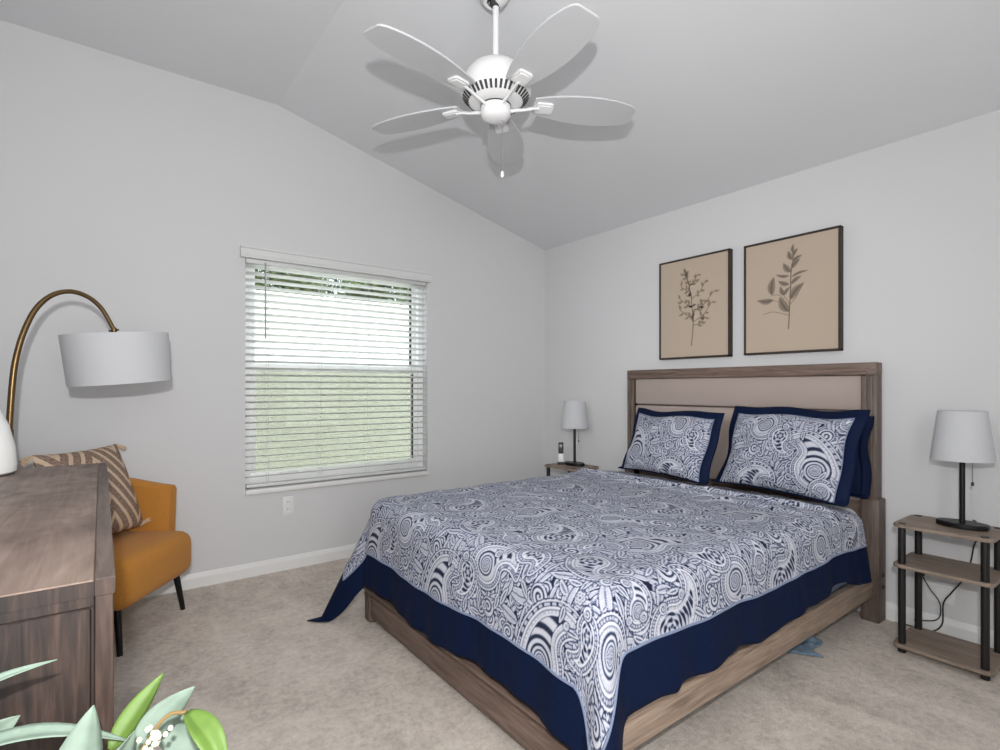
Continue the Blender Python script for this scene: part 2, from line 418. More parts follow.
def baseboard(name, a, b, nrm):
    a, b, n = Vector(a), Vector(b), Vector(nrm)
    prof = [(0, 0), (.014, 0), (.014, .058), (.010, .070), (.006, .082), (.003, .086), (0, .086)]
    bb = MB(); rings = [[bb.bm.verts.new(p+n*u+Vector((0, 0, z))) for u, z in prof] for p in (a, b)]
    k = len(prof)
    for i in range(k): bb.bm.faces.new((rings[0][i], rings[0][(i+1) % k], rings[1][(i+1) % k], rings[1][i]))
    bb.bm.faces.new(rings[0]); bb.bm.faces.new(rings[1][::-1])
    structure(bb.build(name, M['trim'], None, False))
baseboard('baseboard_back', (XL, 0, 0), (0, 0, 0), (0, -1, 0))
baseboard('baseboard_right', (0, 0, 0), (0, YF, 0), (-1, 0, 0))
baseboard('baseboard_left', (XL, 0, 0), (XL, YF, 0), (1, 0, 0))

# window: white frame, two sashes, screen, sill
win = structure(bpy.data.objects.new('window_1', None)); C.objects.link(win); win.location = ((WX0+WX1)/2, .1, WZ0)
wx = (WX1-WX0)/2; wh = WZ1-WZ0; zr = 1.322-WZ0
b = MB()
for lo, hi in (((-wx, -.028, .03), (-wx+.045, .05, wh-.028)), ((wx-.045, -.028, .03), (wx, .05, wh-.028)), ((-wx, -.028, wh-.028), (wx, .05, wh)), ((-wx, -.028, 0), (wx, .05, .03))): b.box(lo, hi, .004)
b.build('window_frame', M['vinyl'], win)
for nm, z0, z1, y0 in (('upper_sash', zr-.025, wh-.028, .012), ('lower_sash', .03, zr+.025, -.02)):
    b = MB(); i = wx-.045
    bt = .075 if nm == 'lower_sash' else .05; tp_ = .05 if nm == 'lower_sash' else .03
    for lo, hi in (((-i, y0, z0+bt), (-i+.035, y0+.028, z1-tp_)), ((i-.035, y0, z0+bt), (i, y0+.028, z1-tp_)), ((-i, y0, z0), (i, y0+.028, z0+bt)), ((-i, y0, z1-tp_), (i, y0+.028, z1))): b.box(lo, hi, .003)
    sa = b.build(nm, M['vinyl'], win)
    MB().box((-i+.03, y0+.012, z0+.03), (i-.03, y0+.016, z1-.03)).build('glass_pane', M['glass'], sa, False)
    b = MB()
    b.box((i-.047, y0+.004, z0+bt+.004), (i-.0355, y0+.02, z1-.054)); b.build('dark_edge_strip', M['sash_dark'], sa, False)  # narrow dark strip down the right edge of the pane
    if nm == 'lower_sash':
        for hx in (-.36, .36):
            MB().box((hx-.06, y0-.022, z0+.05), (hx+.06, y0+.002, z0+.066), .005).build('sash_lift', M['trim'], sa)
MB().box((-wx+.04, .044, .02), (wx-.04, .046, zr+.02)).build('insect_screen', M['screen'], win, False)
b = MB(); b.box((-wx-.002, -.125, -.018), (wx+.002, -.03, .012), .005); b.build('window_sill', M['trim'], win)

# blind
bl = thing('window_blind', ((WX0+WX1)/2, 0, WZ0+.02), 0, 'white slatted venetian blind hanging open in the window', 'blind')
Z0 = WZ0+.02
b = MB(); pw = .672
b.prism([(-.045, 1.998-Z0), (-.045, 2.008-Z0), (-.040, 2.018-Z0), (-.040, 2.052-Z0), (-.048, 2.058-Z0), (-.048, 2.068-Z0), (0, 2.068-Z0), (0, 2.0-Z0), (-.02, 1.998-Z0)], -pw-.008, pw-.012, lambda a, bb, z: (z, a, bb))
b.build('valance', M['slat'], bl, False)
MB().box((-wx+.006, .005, 1.975-Z0), (wx-.006, .055, 2.025-Z0), .003).build('headrail', M['slat'], bl)
ns = 32; zt, zb = 1.958, .622
tilt = math.radians(13); proto = None
for k in range(ns):
    z = zt+(zb-zt)*k/(ns-1)-Z0
    if proto is None:
        b = MB(); pr = []
        for j in range(7):
            u = -.025+.05*j/6; pr.append((u, .0018*(1-(u/.025)**2)))
        ol = [(u, h+.0015) for u, h in pr]+[(u, h-.0015) for u, h in pr[::-1]]
        ct, stt = math.cos(tilt), math.sin(tilt)
        b.prism([(u*ct+h*stt, -u*stt+h*ct) for u, h in ol], -wx+.008, wx-.008, lambda a, bb, zz: (zz, a, bb))
        proto = b.build('slat', M['slatv'], bl); s = proto
    else: s = proto.copy(); C.objects.link(s)
    s.parent = bl; s.location = (0, .03, z)
MB().box((-wx+.008, .008, .0), (wx-.008, .058, .02), .004).build('bottom_rail', M['slat'], bl)
for lx in (-.51, -.17, .17, .51):
    b = MB()
    for yy in (.003, .057): b.tube([(lx, yy, .01), (lx, yy, 1.99-Z0)], .0013, 5)
    b.build('ladder_cord', M['slat'], bl)
b = MB(); b.tube([(-.53, -.004, 1.985-Z0), (-.53, -.004, 1.50-Z0)], .0045, 6); b.build('tilt_wand', M['dark'] if False else mat('grey_wand', (150, 152, 150), .4), bl)

# outside: lawn, fence, hedge trees
slab('trim_1', [([(-9, .15), (7, .15), (7, 9), (-9, 9)], None, -.32, -.25)], M['grass']).name = 'ground'
fe = thing('garden_fence', (-1, 2.2, -.25), 0, 'tall cream panel fence outside beyond the window', 'fence')
b = MB(); b.box((-5, -.02, 0), (5, .02, 2.42))
b.build('panel', M['fence'], fe, False)
b = MB()
for z in (0.1, 2.36): b.box((-5, -.035, z), (5, .035, z+.07), .006)
b.build('rail', M['fence'], fe)
rng = random.Random(4)
def bush(x, y, h, r, seed, label):
    t = thing('garden_tree', (x, y, -.25), 0, label, 'tree', 'trees beyond the fence'); rg = random.Random(seed)
    b = MB(); b.tube([(0, 0, 0), (.03, .02, h*.4), (0, 0, h*.8)], [.07, .06, .03], 8); b.build('trunk', M['bark'], t)
    bm = bmesh.new()
    for k in range(5200):
        th = rg.uniform(0, 2*PI); ph = math.acos(rg.uniform(-1, 1)); q = r*rg.uniform(.55, 1)
        p = Vector((q*math.sin(ph)*math.cos(th), q*math.sin(ph)*math.sin(th)*.7, h*.80+q*.9*math.cos(ph)))
        a = Vector((rg.gauss(0, 1), rg.gauss(0, 1), rg.gauss(0, 1))).normalized(); c = a.orthogonal().normalized()
        L = rg.uniform(.05, .10); W = L*.45
        vs = [bm.verts.new(p+a*L*u+c*W*v) for u, v in ((-1, 0), (0, -.5), (1, 0), (0, .5))]; bm.faces.new(vs)
    me = bpy.data.meshes.new('foliage'); bm.to_mesh(me); bm.free(); link('foliage', me, M['foliage'], t)
for bx, bl_ in ((-3.3, 'leafy green tree beyond the fence, leftmost through the blind'), (-1.55, 'leafy green tree beyond the fence, second from the left through the blind'),
                (.2, 'leafy green tree beyond the fence, third from the left through the blind'), (1.95, 'leafy green tree beyond the fence, rightmost through the blind')):
    bush(bx, 3.6+.05*math.sin(bx*3), 3.3, .80, int(bx*10)+50, bl_)

for bx, bl_ in ((-2.3, 'taller leafy tree in the back row beyond the fence, left'), (-.07, 'taller leafy tree in the back row beyond the fence, middle'), (2.1, 'taller leafy tree in the back row beyond the fence, right')):
    bush(bx, 5.4, 3.7, 1.0, int(bx*10)+90, bl_)

# wall plates
def outlet(loc, rz, label):
    t = thing('wall_outlet', loc, rz, label, 'outlet')
    MB().box((-.036, -.006, -.06), (.036, 0, .06), .003).build('cover_plate', M['trim'], t)
    for z in (-.024, .024):
        so = MB().prism(rrect(.034, .03, .012), -.009, -.005, lambda a, bb, zz: (a, zz, bb+z)).build('socket', M['trim'], t)
        b = MB()
        for x in (-.007, .007): b.box((x-.0012, -.0095, z-.004), (x+.0012, -.0088, z+.006))
        b.build('slot', M['dark'], so, False)
outlet((-2.253, 0, .417), 0, 'white duplex outlet on the wall below the window')
vt = thing('wall_vent', (0, -2.842, .205), PI/2*-1, 'small white ribbed plate on the wall behind the right shelf stand', 'wall plate')
MB().box((-.06, -.006, -.05), (.06, 0, .05), .002).build('cover_plate', M['trim'], vt)
b = MB()
for k in range(6): b.box((-.05, -.010, -.038+k*.0135), (.05, -.005, -.034+k*.0135))
b.build('rib', M['trim'], vt, False)

# ------------------------------------------------------------------ ceiling fan
FX, FY, FZ = -1.888, -1.790, 2.409
fz = ZC+.25*(-FX)
fan = thing('ceiling_fan', (FX, FY, FZ), 0, 'white five blade ceiling fan on a downrod from the sloped ceiling', 'ceiling fan')
ct = fz-FZ
mxs = Matrix.Rotation(-math.atan(.25), 3, 'Y').inverted()
b = MB(); b.lathe([(0, .03), (.068, .03), (.074, .012), (.070, -.030), (.055, -.065), (.034, -.085), (.022, -.083)], 28, (0, 0, ct-.012), mx=Matrix.Rotation(math.atan(.25), 3, 'Y'))
b.build('canopy', M['white_metal'], fan)
b = MB(); b.lathe([(.0, -.05), (.024, -.056), (.026, -.07), (.018, -.085), (.0, -.09)], 20, (0, 0, ct-.016)); b.build('hanger_ball', M['dark'], fan)
b = MB(); b.tube([(0, 0, .15), (0, 0, ct-.05)], .0135, 14); b.build('downrod', M['white_metal'], fan)
b = MB(); b.lathe([(0, .185), (.020, .185), (.024, .165), (.060, .158), (.105, .135), (.135, .10), (.148, .06), (.150, .035), (.143, .028), (.0, .028)], 40)
b.build('motor_housing', M['white_metal'], fan)
b = MB(); b.lathe([(.143, .030), (.140, .018), (.112, -.008), (.085, -.016), (0, -.016)], 40); vr = b.build('vent_ring', M['white_metal'], fan)
b = MB()
for k in range(40):
    a = 2*PI*k/40; R = Matrix.Rotation(a, 3, 'Z')
    q = [R @ Vector(p) for p in ((.1405, -.0055, .0175), (.1405, .0055, .0175), (.1165, .0042, -.0065), (.1165, -.0042, -.0065))]
    nn = R @ Vector((.0012, 0, -.0012)); vs = [b.bm.verts.new(p+nn) for p in q]; vs2 = [b.bm.verts.new(p-nn*2) for p in q]
    b.bm.faces.new(vs); b.bm.faces.new(vs2[::-1])
    for i in range(4): b.bm.faces.new((vs[i], vs[(i+1) % 4], vs2[(i+1) % 4], vs2[i]))
b.build('vent_slots', M['dark'], vr, False)
b = MB(); b.lathe([(0, -.014), (.058, -.014), (.064, -.022), (.064, -.058), (.058, -.070), (.036, -.082), (0, -.084)], 32); sw = b.build('switch_housing', M['white_metal'], fan)
b = MB(); b.lathe([(.0655, -.026), (.0655, -.020), (.060, -.020), (.060, -.026)], 32, closed=True); b.build('seam_ring', M['dark'], sw)
b = MB(); b.tube([(.02, -.02, -.080), (.02, -.02, -.30)], .0014, 6); pc = b.build('pull_chain', mat('grey_chain', (150, 150, 150), .5, .5), fan)
b = MB(); b.lathe([(0, -.30), (.006, -.302), (.0075, -.318), (.004, -.326), (0, -.327)], 12, (.02, -.02, 0)); b.build('pull_knob', M['white_metal'], pc)
fwd = math.atan2(.7986, .6018)
ph0 = .114
hw = [(.165, .046), (.20, .058), (.25, .070), (.32, .083), (.39, .090), (.46, .090), (.52, .084), (.57, .073), (.602, .062), (.618, .050), (.624, .038)]
for k in range(5):
    a = fwd-(ph0+k*2*PI/5)
    b = MB()
    ol = [(r, h) for r, h in hw]+[(r, -h) for r, h in hw[::-1]]
    Rx = Matrix.Rotation(math.radians(-9), 3, 'X'); Rz = Matrix.Rotation(a, 3, 'Z')
    fn = lambda u, v, z: Rz @ (Rx @ Vector((u, v, z)) )
    b.prism(ol, -.004, .004, fn)
    bld = b.build('blade', M['blade'], fan, False)
    md = bld.modifiers.new('bevel', 'BEVEL'); md.width = .002; md.segments = 2
    b = MB()
    b.tube([Rz @ Vector(p) for p in ((.055, 0, -.036), (.085, 0, -.030), (.12, 0, -.024), (.16, 0, -.014), (.19, 0, -.010))], [.013, .012, .011, .011, .012], 8, flat=.6)
    b.prism(rrect(.075, .062, .012, 3), -.013, -.004, lambda u, v, z: Rz @ (Rx @ Vector((u+.215, v, z))))
    b.prism(rrect(.055, .042, .008, 3), -.016, -.012, lambda u, v, z: Rz @ (Rx @ Vector((u+.215, v, z))))
    b.build('blade_iron', M['white_metal'], bld)

# ------------------------------------------------------------------ bed frame
BY0, BY1 = -2.615, -1.028      # near, far
bed = thing('bed_frame', (-1.1, -1.82, 0), 0, 'grey-brown wooden bed frame with padded headboard and low footboard', 'bed')
ox, oy = 1.1, 1.82
def B(b, lo, hi, bev=.004): b.box((lo[0]+ox, lo[1]+oy, lo[2]), (hi[0]+ox, hi[1]+oy, hi[2]), bev); return b
for y0, y1 in ((BY0, BY0+.068), (BY1-.068, BY1)):
    b = MB(); B(b, (-.105, y0, .5), (-.03, y1, 1.252)); ins = BY0+.068 if y0 == BY0 else BY1-.068
    s = 1 if y0 == BY0 else -1
    B(b, (-.115, ins-.028 if s > 0 else ins, .63), (-.04, ins if s > 0 else ins+.028, 1.25), .008)
    B(b, (-.11, ins-.052 if s > 0 else ins+.036, .62), (-.06, ins-.036 if s > 0 else ins+.052, 1.25), .005)
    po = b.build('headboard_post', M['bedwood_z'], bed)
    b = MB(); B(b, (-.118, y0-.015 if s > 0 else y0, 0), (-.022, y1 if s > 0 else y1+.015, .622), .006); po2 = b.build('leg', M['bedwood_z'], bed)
    if s > 0:
        for z in (.239, .178):
            b = MB(); b.lathe([(0, 0), (.011, 0), (.011, .006), (0, .006)], 12, (-.07+ox, y0-.015+oy, z), mx=Matrix.Rotation(PI/2, 3, 'X')); b.build('bolt_hole', M['dark'], po2)
b = MB(); B(b, (-.108, BY0, 1.252), (-.026, BY1, 1.317)); B(b, (-.116, BY0+.04, 1.252), (-.04, BY1-.04, 1.274), .008); B(b, (-.112, BY0+.025, 1.284), (-.05, BY1-.025, 1.296), .005)
b.build('headboard_top_rail', M['bedwood'], bed)
b = MB(); B(b, (-.07, BY0+.08, .3), (-.035, BY1-.08, 1.24)); b.build('headboard_panel', M['bedwood'], bed)
for z0, z1 in ((1.068, 1.254), (.60, 1.062)):
    b = MB(); B(b, (-.100, BY0+.066, z0), (-.055, BY1-.066, z1), .016); b.build('upholstered_pad', M['uphol'], bed)
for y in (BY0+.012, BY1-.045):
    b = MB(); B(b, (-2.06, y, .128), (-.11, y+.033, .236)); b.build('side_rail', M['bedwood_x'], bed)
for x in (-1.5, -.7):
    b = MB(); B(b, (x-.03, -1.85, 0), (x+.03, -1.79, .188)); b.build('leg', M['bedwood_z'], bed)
b = MB(); B(b, (-2.15, BY0-.01, .03), (-2.07, BY1+.01, .155), .008); B(b, (-2.130, BY0+.03, .145), (-2.075, BY1-.045, .255)); B(b, (-2.158, BY0-.01, .125), (-2.07, BY1+.01, .145), .006); B(b, (-2.162, BY0-.015, .155), (-2.07, BY1+.015, .172), .007)
b.build('footboard', M['bedwood'], bed)
for y in (BY0-.008, BY1-.062):
    b = MB(); b.box((-2.158+ox, y+oy, .0), (-2.08+ox, y+.07+oy, .185), .016, 3); b.build('leg', M['bedwood_z'], bed)
b = MB()
for k in range(10): B(b, (-2.0+k*.2, BY0+.045, .188), (-1.91+k*.2, BY1-.045, .208), .002)
sl = b.build('slats', M['bedwood'], bed)

mt = thing('mattress', (-1.09, -1.82, .210), 0, 'white mattress showing a sliver at the head end under the quilt', 'mattress')
b = MB(); b.box((-.95, -.74, .18), (.955, .74, .366), .055, 4); b.build('fitted_sheet', M['sheet'], mt)
b = MB(); b.box((-.945, -.735, .001), (.95, .735, .178), .02, 3); tag(b.build('box_spring_cover', M['paleblue'], mt), 'pale blue box spring cover')

# ------------------------------------------------------------------ paisley bedspread
BT = .632                       # cloth height on the bed
YC, HW = -1.845, .80            # centre line, half width to the hanging face
XH, XF = -.285, -2.162           # head end, foot face
OV, OVF, BAND = .335, .425, .156
R0 = .085
def cloth(s, p):
    """s: signed distance across from the centre, p: distance from the head end; arrays -> xyz"""
    sg = np.sign(s); A = np.abs(s)-(HW-R0)
    Lf = (XH-XF)-R0
    Bf = p-Lf
    a = np.maximum(A, 0); b = np.maximum(Bf, 0)
    rho = np.hypot(a, b); phi = np.arctan2(b, a)
    near = sg < 0
    lb = np.exp(-((phi-PI/4)/.40)**2)*(np.minimum(a, b) > 0)
    rho = rho*(1+.30*lb*np.clip(rho/.3, 0, 1))
    Rr = R0
    arc = Rr*PI/2
    t = np.clip(rho/Rr, 0, PI/2)
    out = Rr*np.sin(t); down = Rr*(1-np.cos(t))
    rp = np.maximum(rho-arc, 0)
    lobe = np.exp(-((phi-PI/4)/.36)**2)*(rho > 0)
    beta = .045+lobe*np.where(near, .30, .42)
    # hanging waves
    xw = np.clip(p, 0, Lf); 
    side = np.cos(phi)**2; foot = np.sin(phi)**2
    frac = np.clip(rp/.33, 0, 1.2)
    wv = side*(.012*np.sin(xw*9.5+.6)+.007*np.sin(xw*23+1.7)+.004*np.sin(xw*41)) + foot*(.010*np.sin(s*8.2+1.)+.006*np.sin(s*19+2.2)+.004*np.sin(s*37))
    out = out+rp*np.sin(beta)+frac*(wv+.016)*(1-lobe)
    hk = 1+side*(.06*np.sin(xw*5.2+2.6)+.04*np.sin(xw*14)) + foot*(.04*np.sin(s*6+.4))
    # stepped pleats in the near hem
    st = lambda x0, w: 1/(1+np.exp(-(xw-x0)/w))
    hk = hk+np.where(near, side*(.03*st(1.33, .006)+.16*st(1.575, .006)*1.0-.10*st(.30, .01)+.06*st(1.0, .02)), 0)*np.clip((rp-.10)/.2, 0, 1)
    down = down+rp*np.cos(beta)*(1+(hk-1)*(1-lobe))
    cx = -np.minimum(p, Lf); 
    x = XH+cx-out*np.sin(phi); y = YC+sg*(np.minimum(np.abs(s), HW-R0)+out*np.cos(phi))
    z = BT-down
    # corner cloth that reaches the carpet slides outwards over it
    over = np.maximum(.016-z, 0); z = np.maximum(z, .016)
    x = x-over*np.sin(phi)*1.2; y = y+sg*over*np.cos(phi)*.4
    # softness on top: crown, folds by the pillows, small quilting puckers
    x = x-.075*np.clip((-s-.45)/.3, 0, 1)*np.exp(-p/.25)-.01*np.exp(-p/.1)*np.sin(s*5)
    z = z - .036*np.exp(-(p/.20)**2)*np.clip(1-rho/.2, 0, 1)
    for x0, sl, h, wd in ((.335, .06, .022, .020), (.46, -.05, .014, .026)):
        z = z+h*np.exp(-((p-x0-sl*(s+.2))/wd)**2)*np.clip(1-rho/.08, 0, 1)
    pk = .0035*np.sin(s*31+2*np.sin(p*9))*np.sin(p*27+1.5*np.sin(s*11))
    z = z+pk*np.clip(1-down/.2, 0, 1)
    return np.stack([x, y, z], -1)
step = .0034
SW = HW-R0+R0*PI/2+OV-R0; PL = (XH-XF)-R0+R0*PI/2+OVF-R0
sE = SW-BAND; pE = PL-BAND
ns_ = int(2*sE/step)+1; np_ = int(pE/step)+1
s1 = np.linspace(-sE, sE, ns_); p1 = np.linspace(0, pE, np_)
Sg, Pg = np.meshgrid(s1, p1, indexing='ij')
qt = thing('bedspread', (-1.2, YC, BT), 0, 'navy and silver paisley bedspread with navy border draped over the bed', 'bedspread')
org = np.array([-1.2, YC, BT])
grid_mesh('paisley_panel', cloth(Sg, Pg)-org, M['paisley'], qt, weave_at(Sg+.13, -Pg+.31))
# border band (mitred): a U-shaped strip, meshed as a coarser grid with the middle removed
sb = np.concatenate([np.linspace(-SW, -sE, 15), np.linspace(-sE, sE, 240)[1:-1], np.linspace(sE, SW, 15)])
pb = np.concatenate([np.linspace(0, pE, 330)[:-1], np.linspace(pE, PL, 15)])
Sg, Pg = np.meshgrid(sb, pb, indexing='ij')
sc = (np.abs(sb[:-1]+sb[1:])/2 > sE)[:, None]; pc_ = ((pb[:-1]+pb[1:])/2 > pE)[None, :]
band = grid_mesh('border_band', cloth(Sg, Pg)-org, [M['navy'], M['lining']], qt, None, sc | pc_)
md = band.modifiers.new('solidify', 'SOLIDIFY'); md.thickness = .005; md.offset = -1; md.material_offset = 1; md.material_offset_rim = 0
path = [(-sE, q) for q in np.linspace(0, pE, 220)]+[(q, pE) for q in np.linspace(-sE, sE, 240)]+[(sE, q) for q in np.linspace(pE, 0, 220)]
pp = cloth(np.array([q[0] for q in path]), np.array([q[1] for q in path]))-org
b = MB(); b.tube([tuple(v) for v in pp], .0042, 6); pi_ = b.build('piping', M['piping'], qt)

# ------------------------------------------------------------------ pillows
def pillow(name, loc, yaw, lean, w, h, th, label, cat, pattern, flange=.05, seed=0, roll=0, group=None, droop=0):
    """stands on its long edge; local X along the width, Z up the height, front = -Y"""
    t = thing(name, loc, yaw, label, cat, group)
    t.rotation_euler = (lean, roll, yaw)
    st_ = .0036
    nu, nv = int(w/st_)+1, int(h/st_)+1
    u = np.linspace(-1, 1, nu); v = np.linspace(-1, 1, nv); U, V = np.meshgrid(u, v, indexing='ij')
    rg = np.random.RandomState(seed); ph = rg.rand(8)*6
    def shape(U, V, front):
        e = (1-np.abs(U)**2.6)*(1-np.abs(V)**2.6)
        y = th/2*np.clip(e, 0, 1)**.5
        crumple = .006*np.sin(U*7+ph[0]+2*V)*np.sin(V*6+ph[1])+.004*np.sin(U*15+ph[2])*np.sin(V*13+ph[3]-3*U)
        y = (y+crumple*np.clip(e*3, 0, 1))*(-1 if front else 1)
        pin = 1-.045*(1-np.abs(V)**2)*np.abs(U)**3; pin2 = 1-.06*(1-np.abs(U)**2)*np.abs(V)**3
        X = U*w/2*pin+.008*np.sin(V*4+ph[4])*np.abs(U); Zz = h/2+V*h/2*pin2+.010*np.sin(U*4+ph[5])*np.clip(V, 0, 1)
        if droop: Zz = Zz-0
        return np.stack([X, y, Zz], -1)
    F_ = shape(U, V, True); Bk = shape(U, V, False)
    if pattern:
        f = grid_mesh('paisley_front', F_, M['paisley'], t, weave_at(U*w/2+.17+seed*.2, V*h/2+.33))
    else: f = grid_mesh('cushion_front', F_, M['navy'], t)
    k = 4; grid_mesh('cushion_back', Bk[::k, ::k][:, ::-1] if False else np.concatenate([Bk[::k], Bk[-1:]])[::-1][:, np.r_[0:nv:k, nv-1]], M['navy'], t)
    # flange ring
    per = [(q, -1) for q in np.linspace(-1, 1, 40)]+[(1, q) for q in np.linspace(-1, 1, 30)[1:]]+[(q, 1) for q in np.linspace(1, -1, 40)[1:]]+[(-1, q) for q in np.linspace(1, -1, 30)[1:]]
    pu = np.array([q[0] for q in per]); pv = np.array([q[1] for q in per])
    base = shape(pu, pv, True)
    rows = []
    for i, q in enumerate(np.linspace(0, 1, 6)):
        r = base.copy()
        du = np.clip(pu, -1, 1)*(np.abs(pu) > .999); dv = pv*(np.abs(pv) > .999)
        r[:, 0] += du*flange*q; r[:, 2] += dv*flange*q*np.where(pv < -.99, .12, 1)
        r[:, 1] += (.004*np.sin(np.arange(len(pu))*.31+ph[6])*q+.008*np.sin(np.arange(len(pu))*.13+ph[7])*q + .02*q*q*(1 if True else 0)) - np.where(pv < -.99, .035*q, 0)
        rows.append(r)
    fl = grid_mesh('flange', np.stack(rows, 0), M['navy'], t)
    md = fl.modifiers.new('solidify', 'SOLIDIFY'); md.thickness = .006; md.offset = 0
    if pattern:
        b = MB(); b.tube([tuple(q+np.array([0, -.002, 0])) for q in base]+[tuple(base[0])], .0035, 6); b.build('piping', M['piping'], t)
    return t
yw = -PI/2
pillow('pillow', (-.405, -1.525, .634), yw-math.radians(8), -math.radians(22), .63, .40, .17, 'paisley pillow with navy flange at the window side of the headboard', 'pillow', True, .048, 1, 0, 'paisley pillow shams')
pillow('pillow', (-.415, -2.245, .640), yw-math.radians(10), -math.radians(21), .65, .43, .18, 'paisley pillow with navy flange at the lamp side of the headboard', 'pillow', True, .052, 2, 0, 'paisley pillow shams')
pillow('pillow', (-.178, -2.275, .640), yw, -math.radians(4), .60, .36, .06, 'plain navy pillow standing behind the right paisley pillow', 'pillow', False, .035, 5)

# ------------------------------------------------------------------ shelf stands
ns1 = thing('nightstand', (-.24, -2.932, 0), 0, 'open three shelf stand with black posts at right of the bed', 'nightstand', 'shelf stands beside the bed')
TW_, TD_ = .345, .295
for z in (.025, .382, .562):
    b = MB(); b.prism([(bb, a) for a, bb in rrect(TW_, TD_, .035)], z, z+.015)
    s = b.build('shelf', M['tablewood'], ns1, False); md = s.modifiers.new('bevel', 'BEVEL'); md.width = .003; md.segments = 2
for sx in (-1, 1):
    for sy in (-1, 1):
        x, y = sx*(TD_/2-.032), sy*(TW_/2-.032)
        b = MB()
        b.tube([(x, y, 0), (x, y, .025)], .0155, 16); b.tube([(x, y, .04), (x, y, .382)], .0146, 16); b.tube([(x, y, .397), (x, y, .562)], .0146, 16)
        pz = b.build('post', M['black'], ns1)
        b = MB(); b.lathe([(0, .580), (.013, .580), (.015, .577), (.015, .574), (0, .574)], 16, (x, y, 0)); b.build('post_cap', M['black'], pz)
ns2 = dup(ns1); ns2.location = (-.285, -.625, 0); ns2['label'] = 'open three shelf stand with black posts between bed and window wall'

def lens(w, d, n=20):
    out = []
    for sgn in (1, -1):
        for k in range(n+1):
            u = -1+2*k/n; u = u*sgn
            out.append((u*w/2, sgn*-1*(d/2)*(1-.62*abs(u)**2.2)))
    return out
lp = thing('table_lamp', (-.22, -2.972, .5795), 0, 'black stick table lamp with tapered white shade on the right shelf stand', 'table lamp', 'bedside table lamps')
b = MB(); b.prism([(a, -c) for c, a in lens(.175, .115)], 0, .020, None); s = b.build('base', M['black_metal'], lp, False); md = s.modifiers.new('bevel', 'BEVEL'); md.width = .003; md.segments = 2
b = MB(); b.tube([(0, 0, .018), (0, 0, .345)], .0105, 16); b.tube([(0, 0, .345), (0, 0, .375)], .016, 14); b.build('pole', M['black_metal'], lp)
b = MB(); b.lathe([(.110, .292), (.084, .507), (.082, .507), (.108, .292)], 48, closed=True); sh = b.build('lamp_shade', M['shade'], lp)
b = MB()
for k in range(3):
    a = k*2*PI/3; b.tube([(0, 0, .36), (.092*math.cos(a), .092*math.sin(a), .40)], .0015, 6)
b.build('shade_spider', M['black_metal'], sh)
b = MB(); b.lathe([(0, .375), (.014, .38), (.028, .42), (.026, .45), (.0, .468)], 18); b.build('bulb', mat('frosted_bulb', (240, 238, 230), .4), lp)
b = MB(); b.tube([(.012, -.032, .33), (.012, -.032, .195)], .0011, 5); pc = b.build('pull_chain', M['black_metal'], lp); 
b = MB(); b.lathe([(0, .18), (.005, .182), (.005, .196), (0, .198)], 10, (.012, -.032, 0)); b.build('pull_knob', M['black'], pc)
lp2 = dup(lp); lp2.location = (-.25, -.625, .5795); lp2['label'] = 'black stick table lamp with tapered white shade on the stand nearest the window'
# lamp flex running down behind the stand
def spline(pts, n=10):
    P = [Vector(p) for p in pts]; P = [P[0]*2-P[1]]+P+[P[-1]*2-P[-2]]; out = []
    for i in range(1, len(P)-2):
        for k in range(n):
            t = k/n; a, b_, c_, d = P[i-1:i+3]
            out.append(.5*((2*b_)+(c_-a)*t+(2*a-5*b_+4*c_-d)*t*t+(3*b_-a-3*c_+d)*t**3))
    out.append(P[-2]); return out
b = MB(); b.tube(spline([(.16, -.005, .004), (.19, -.01, -.01), (.195, -.02, -.06), (.198, .0, -.12), (.195, .01, -.19), (.196, .03, -.27), (.198, .08, -.36), (.196, .11, -.42), (.196, .115, -.52), (.192, .15, -.567), (.19, .20, -.571), (.19, .27, -.572)]), .0032, 7)
b.build('power_cord', M['black'], lp)
b = MB(); b.tube(spline([(.200, .20, -.30), (.182, .16, -.36), (.178, .12, -.42), (.180, .13, -.50), (.180, .22, -.535)]), .0026, 7)
b.box((.196, .185, -.315), (.216, .215, -.285), .004)
tag(b.build('power_cable', M['black'], None), 'thin black cable looped on the wall behind the right shelf stand', 'cable').location = (-.22, -2.972, .5795)

ph_ = thing('phone_handset', (-.30, -.522, .5775), -.75, 'small black handset upright in a pale cradle on the far shelf stand', 'phone')
b = MB(); b.box((-.028, -.028, 0), (.028, .028, .018), .006); b.build('cradle_base', M['black'], ph_)
b = MB(); b.box((-.022, .0, .016), (.022, .012, .10), .004); b.build('cradle', M['ceramic'], ph_)
b = MB(); b.box((-.02, -.012, .085), (.02, .006, .175), .006, rot=Matrix.Rotation(-.12, 3, 'X')); hs = b.build('handset', M['black'], ph_)
b = MB(); b.box((-.012, -.0165, .135), (.012, -.011, .16), .002, rot=Matrix.Rotation(-.12, 3, 'X')); b.build('screen', mat('grey_screen', (120, 126, 128), .3), hs)

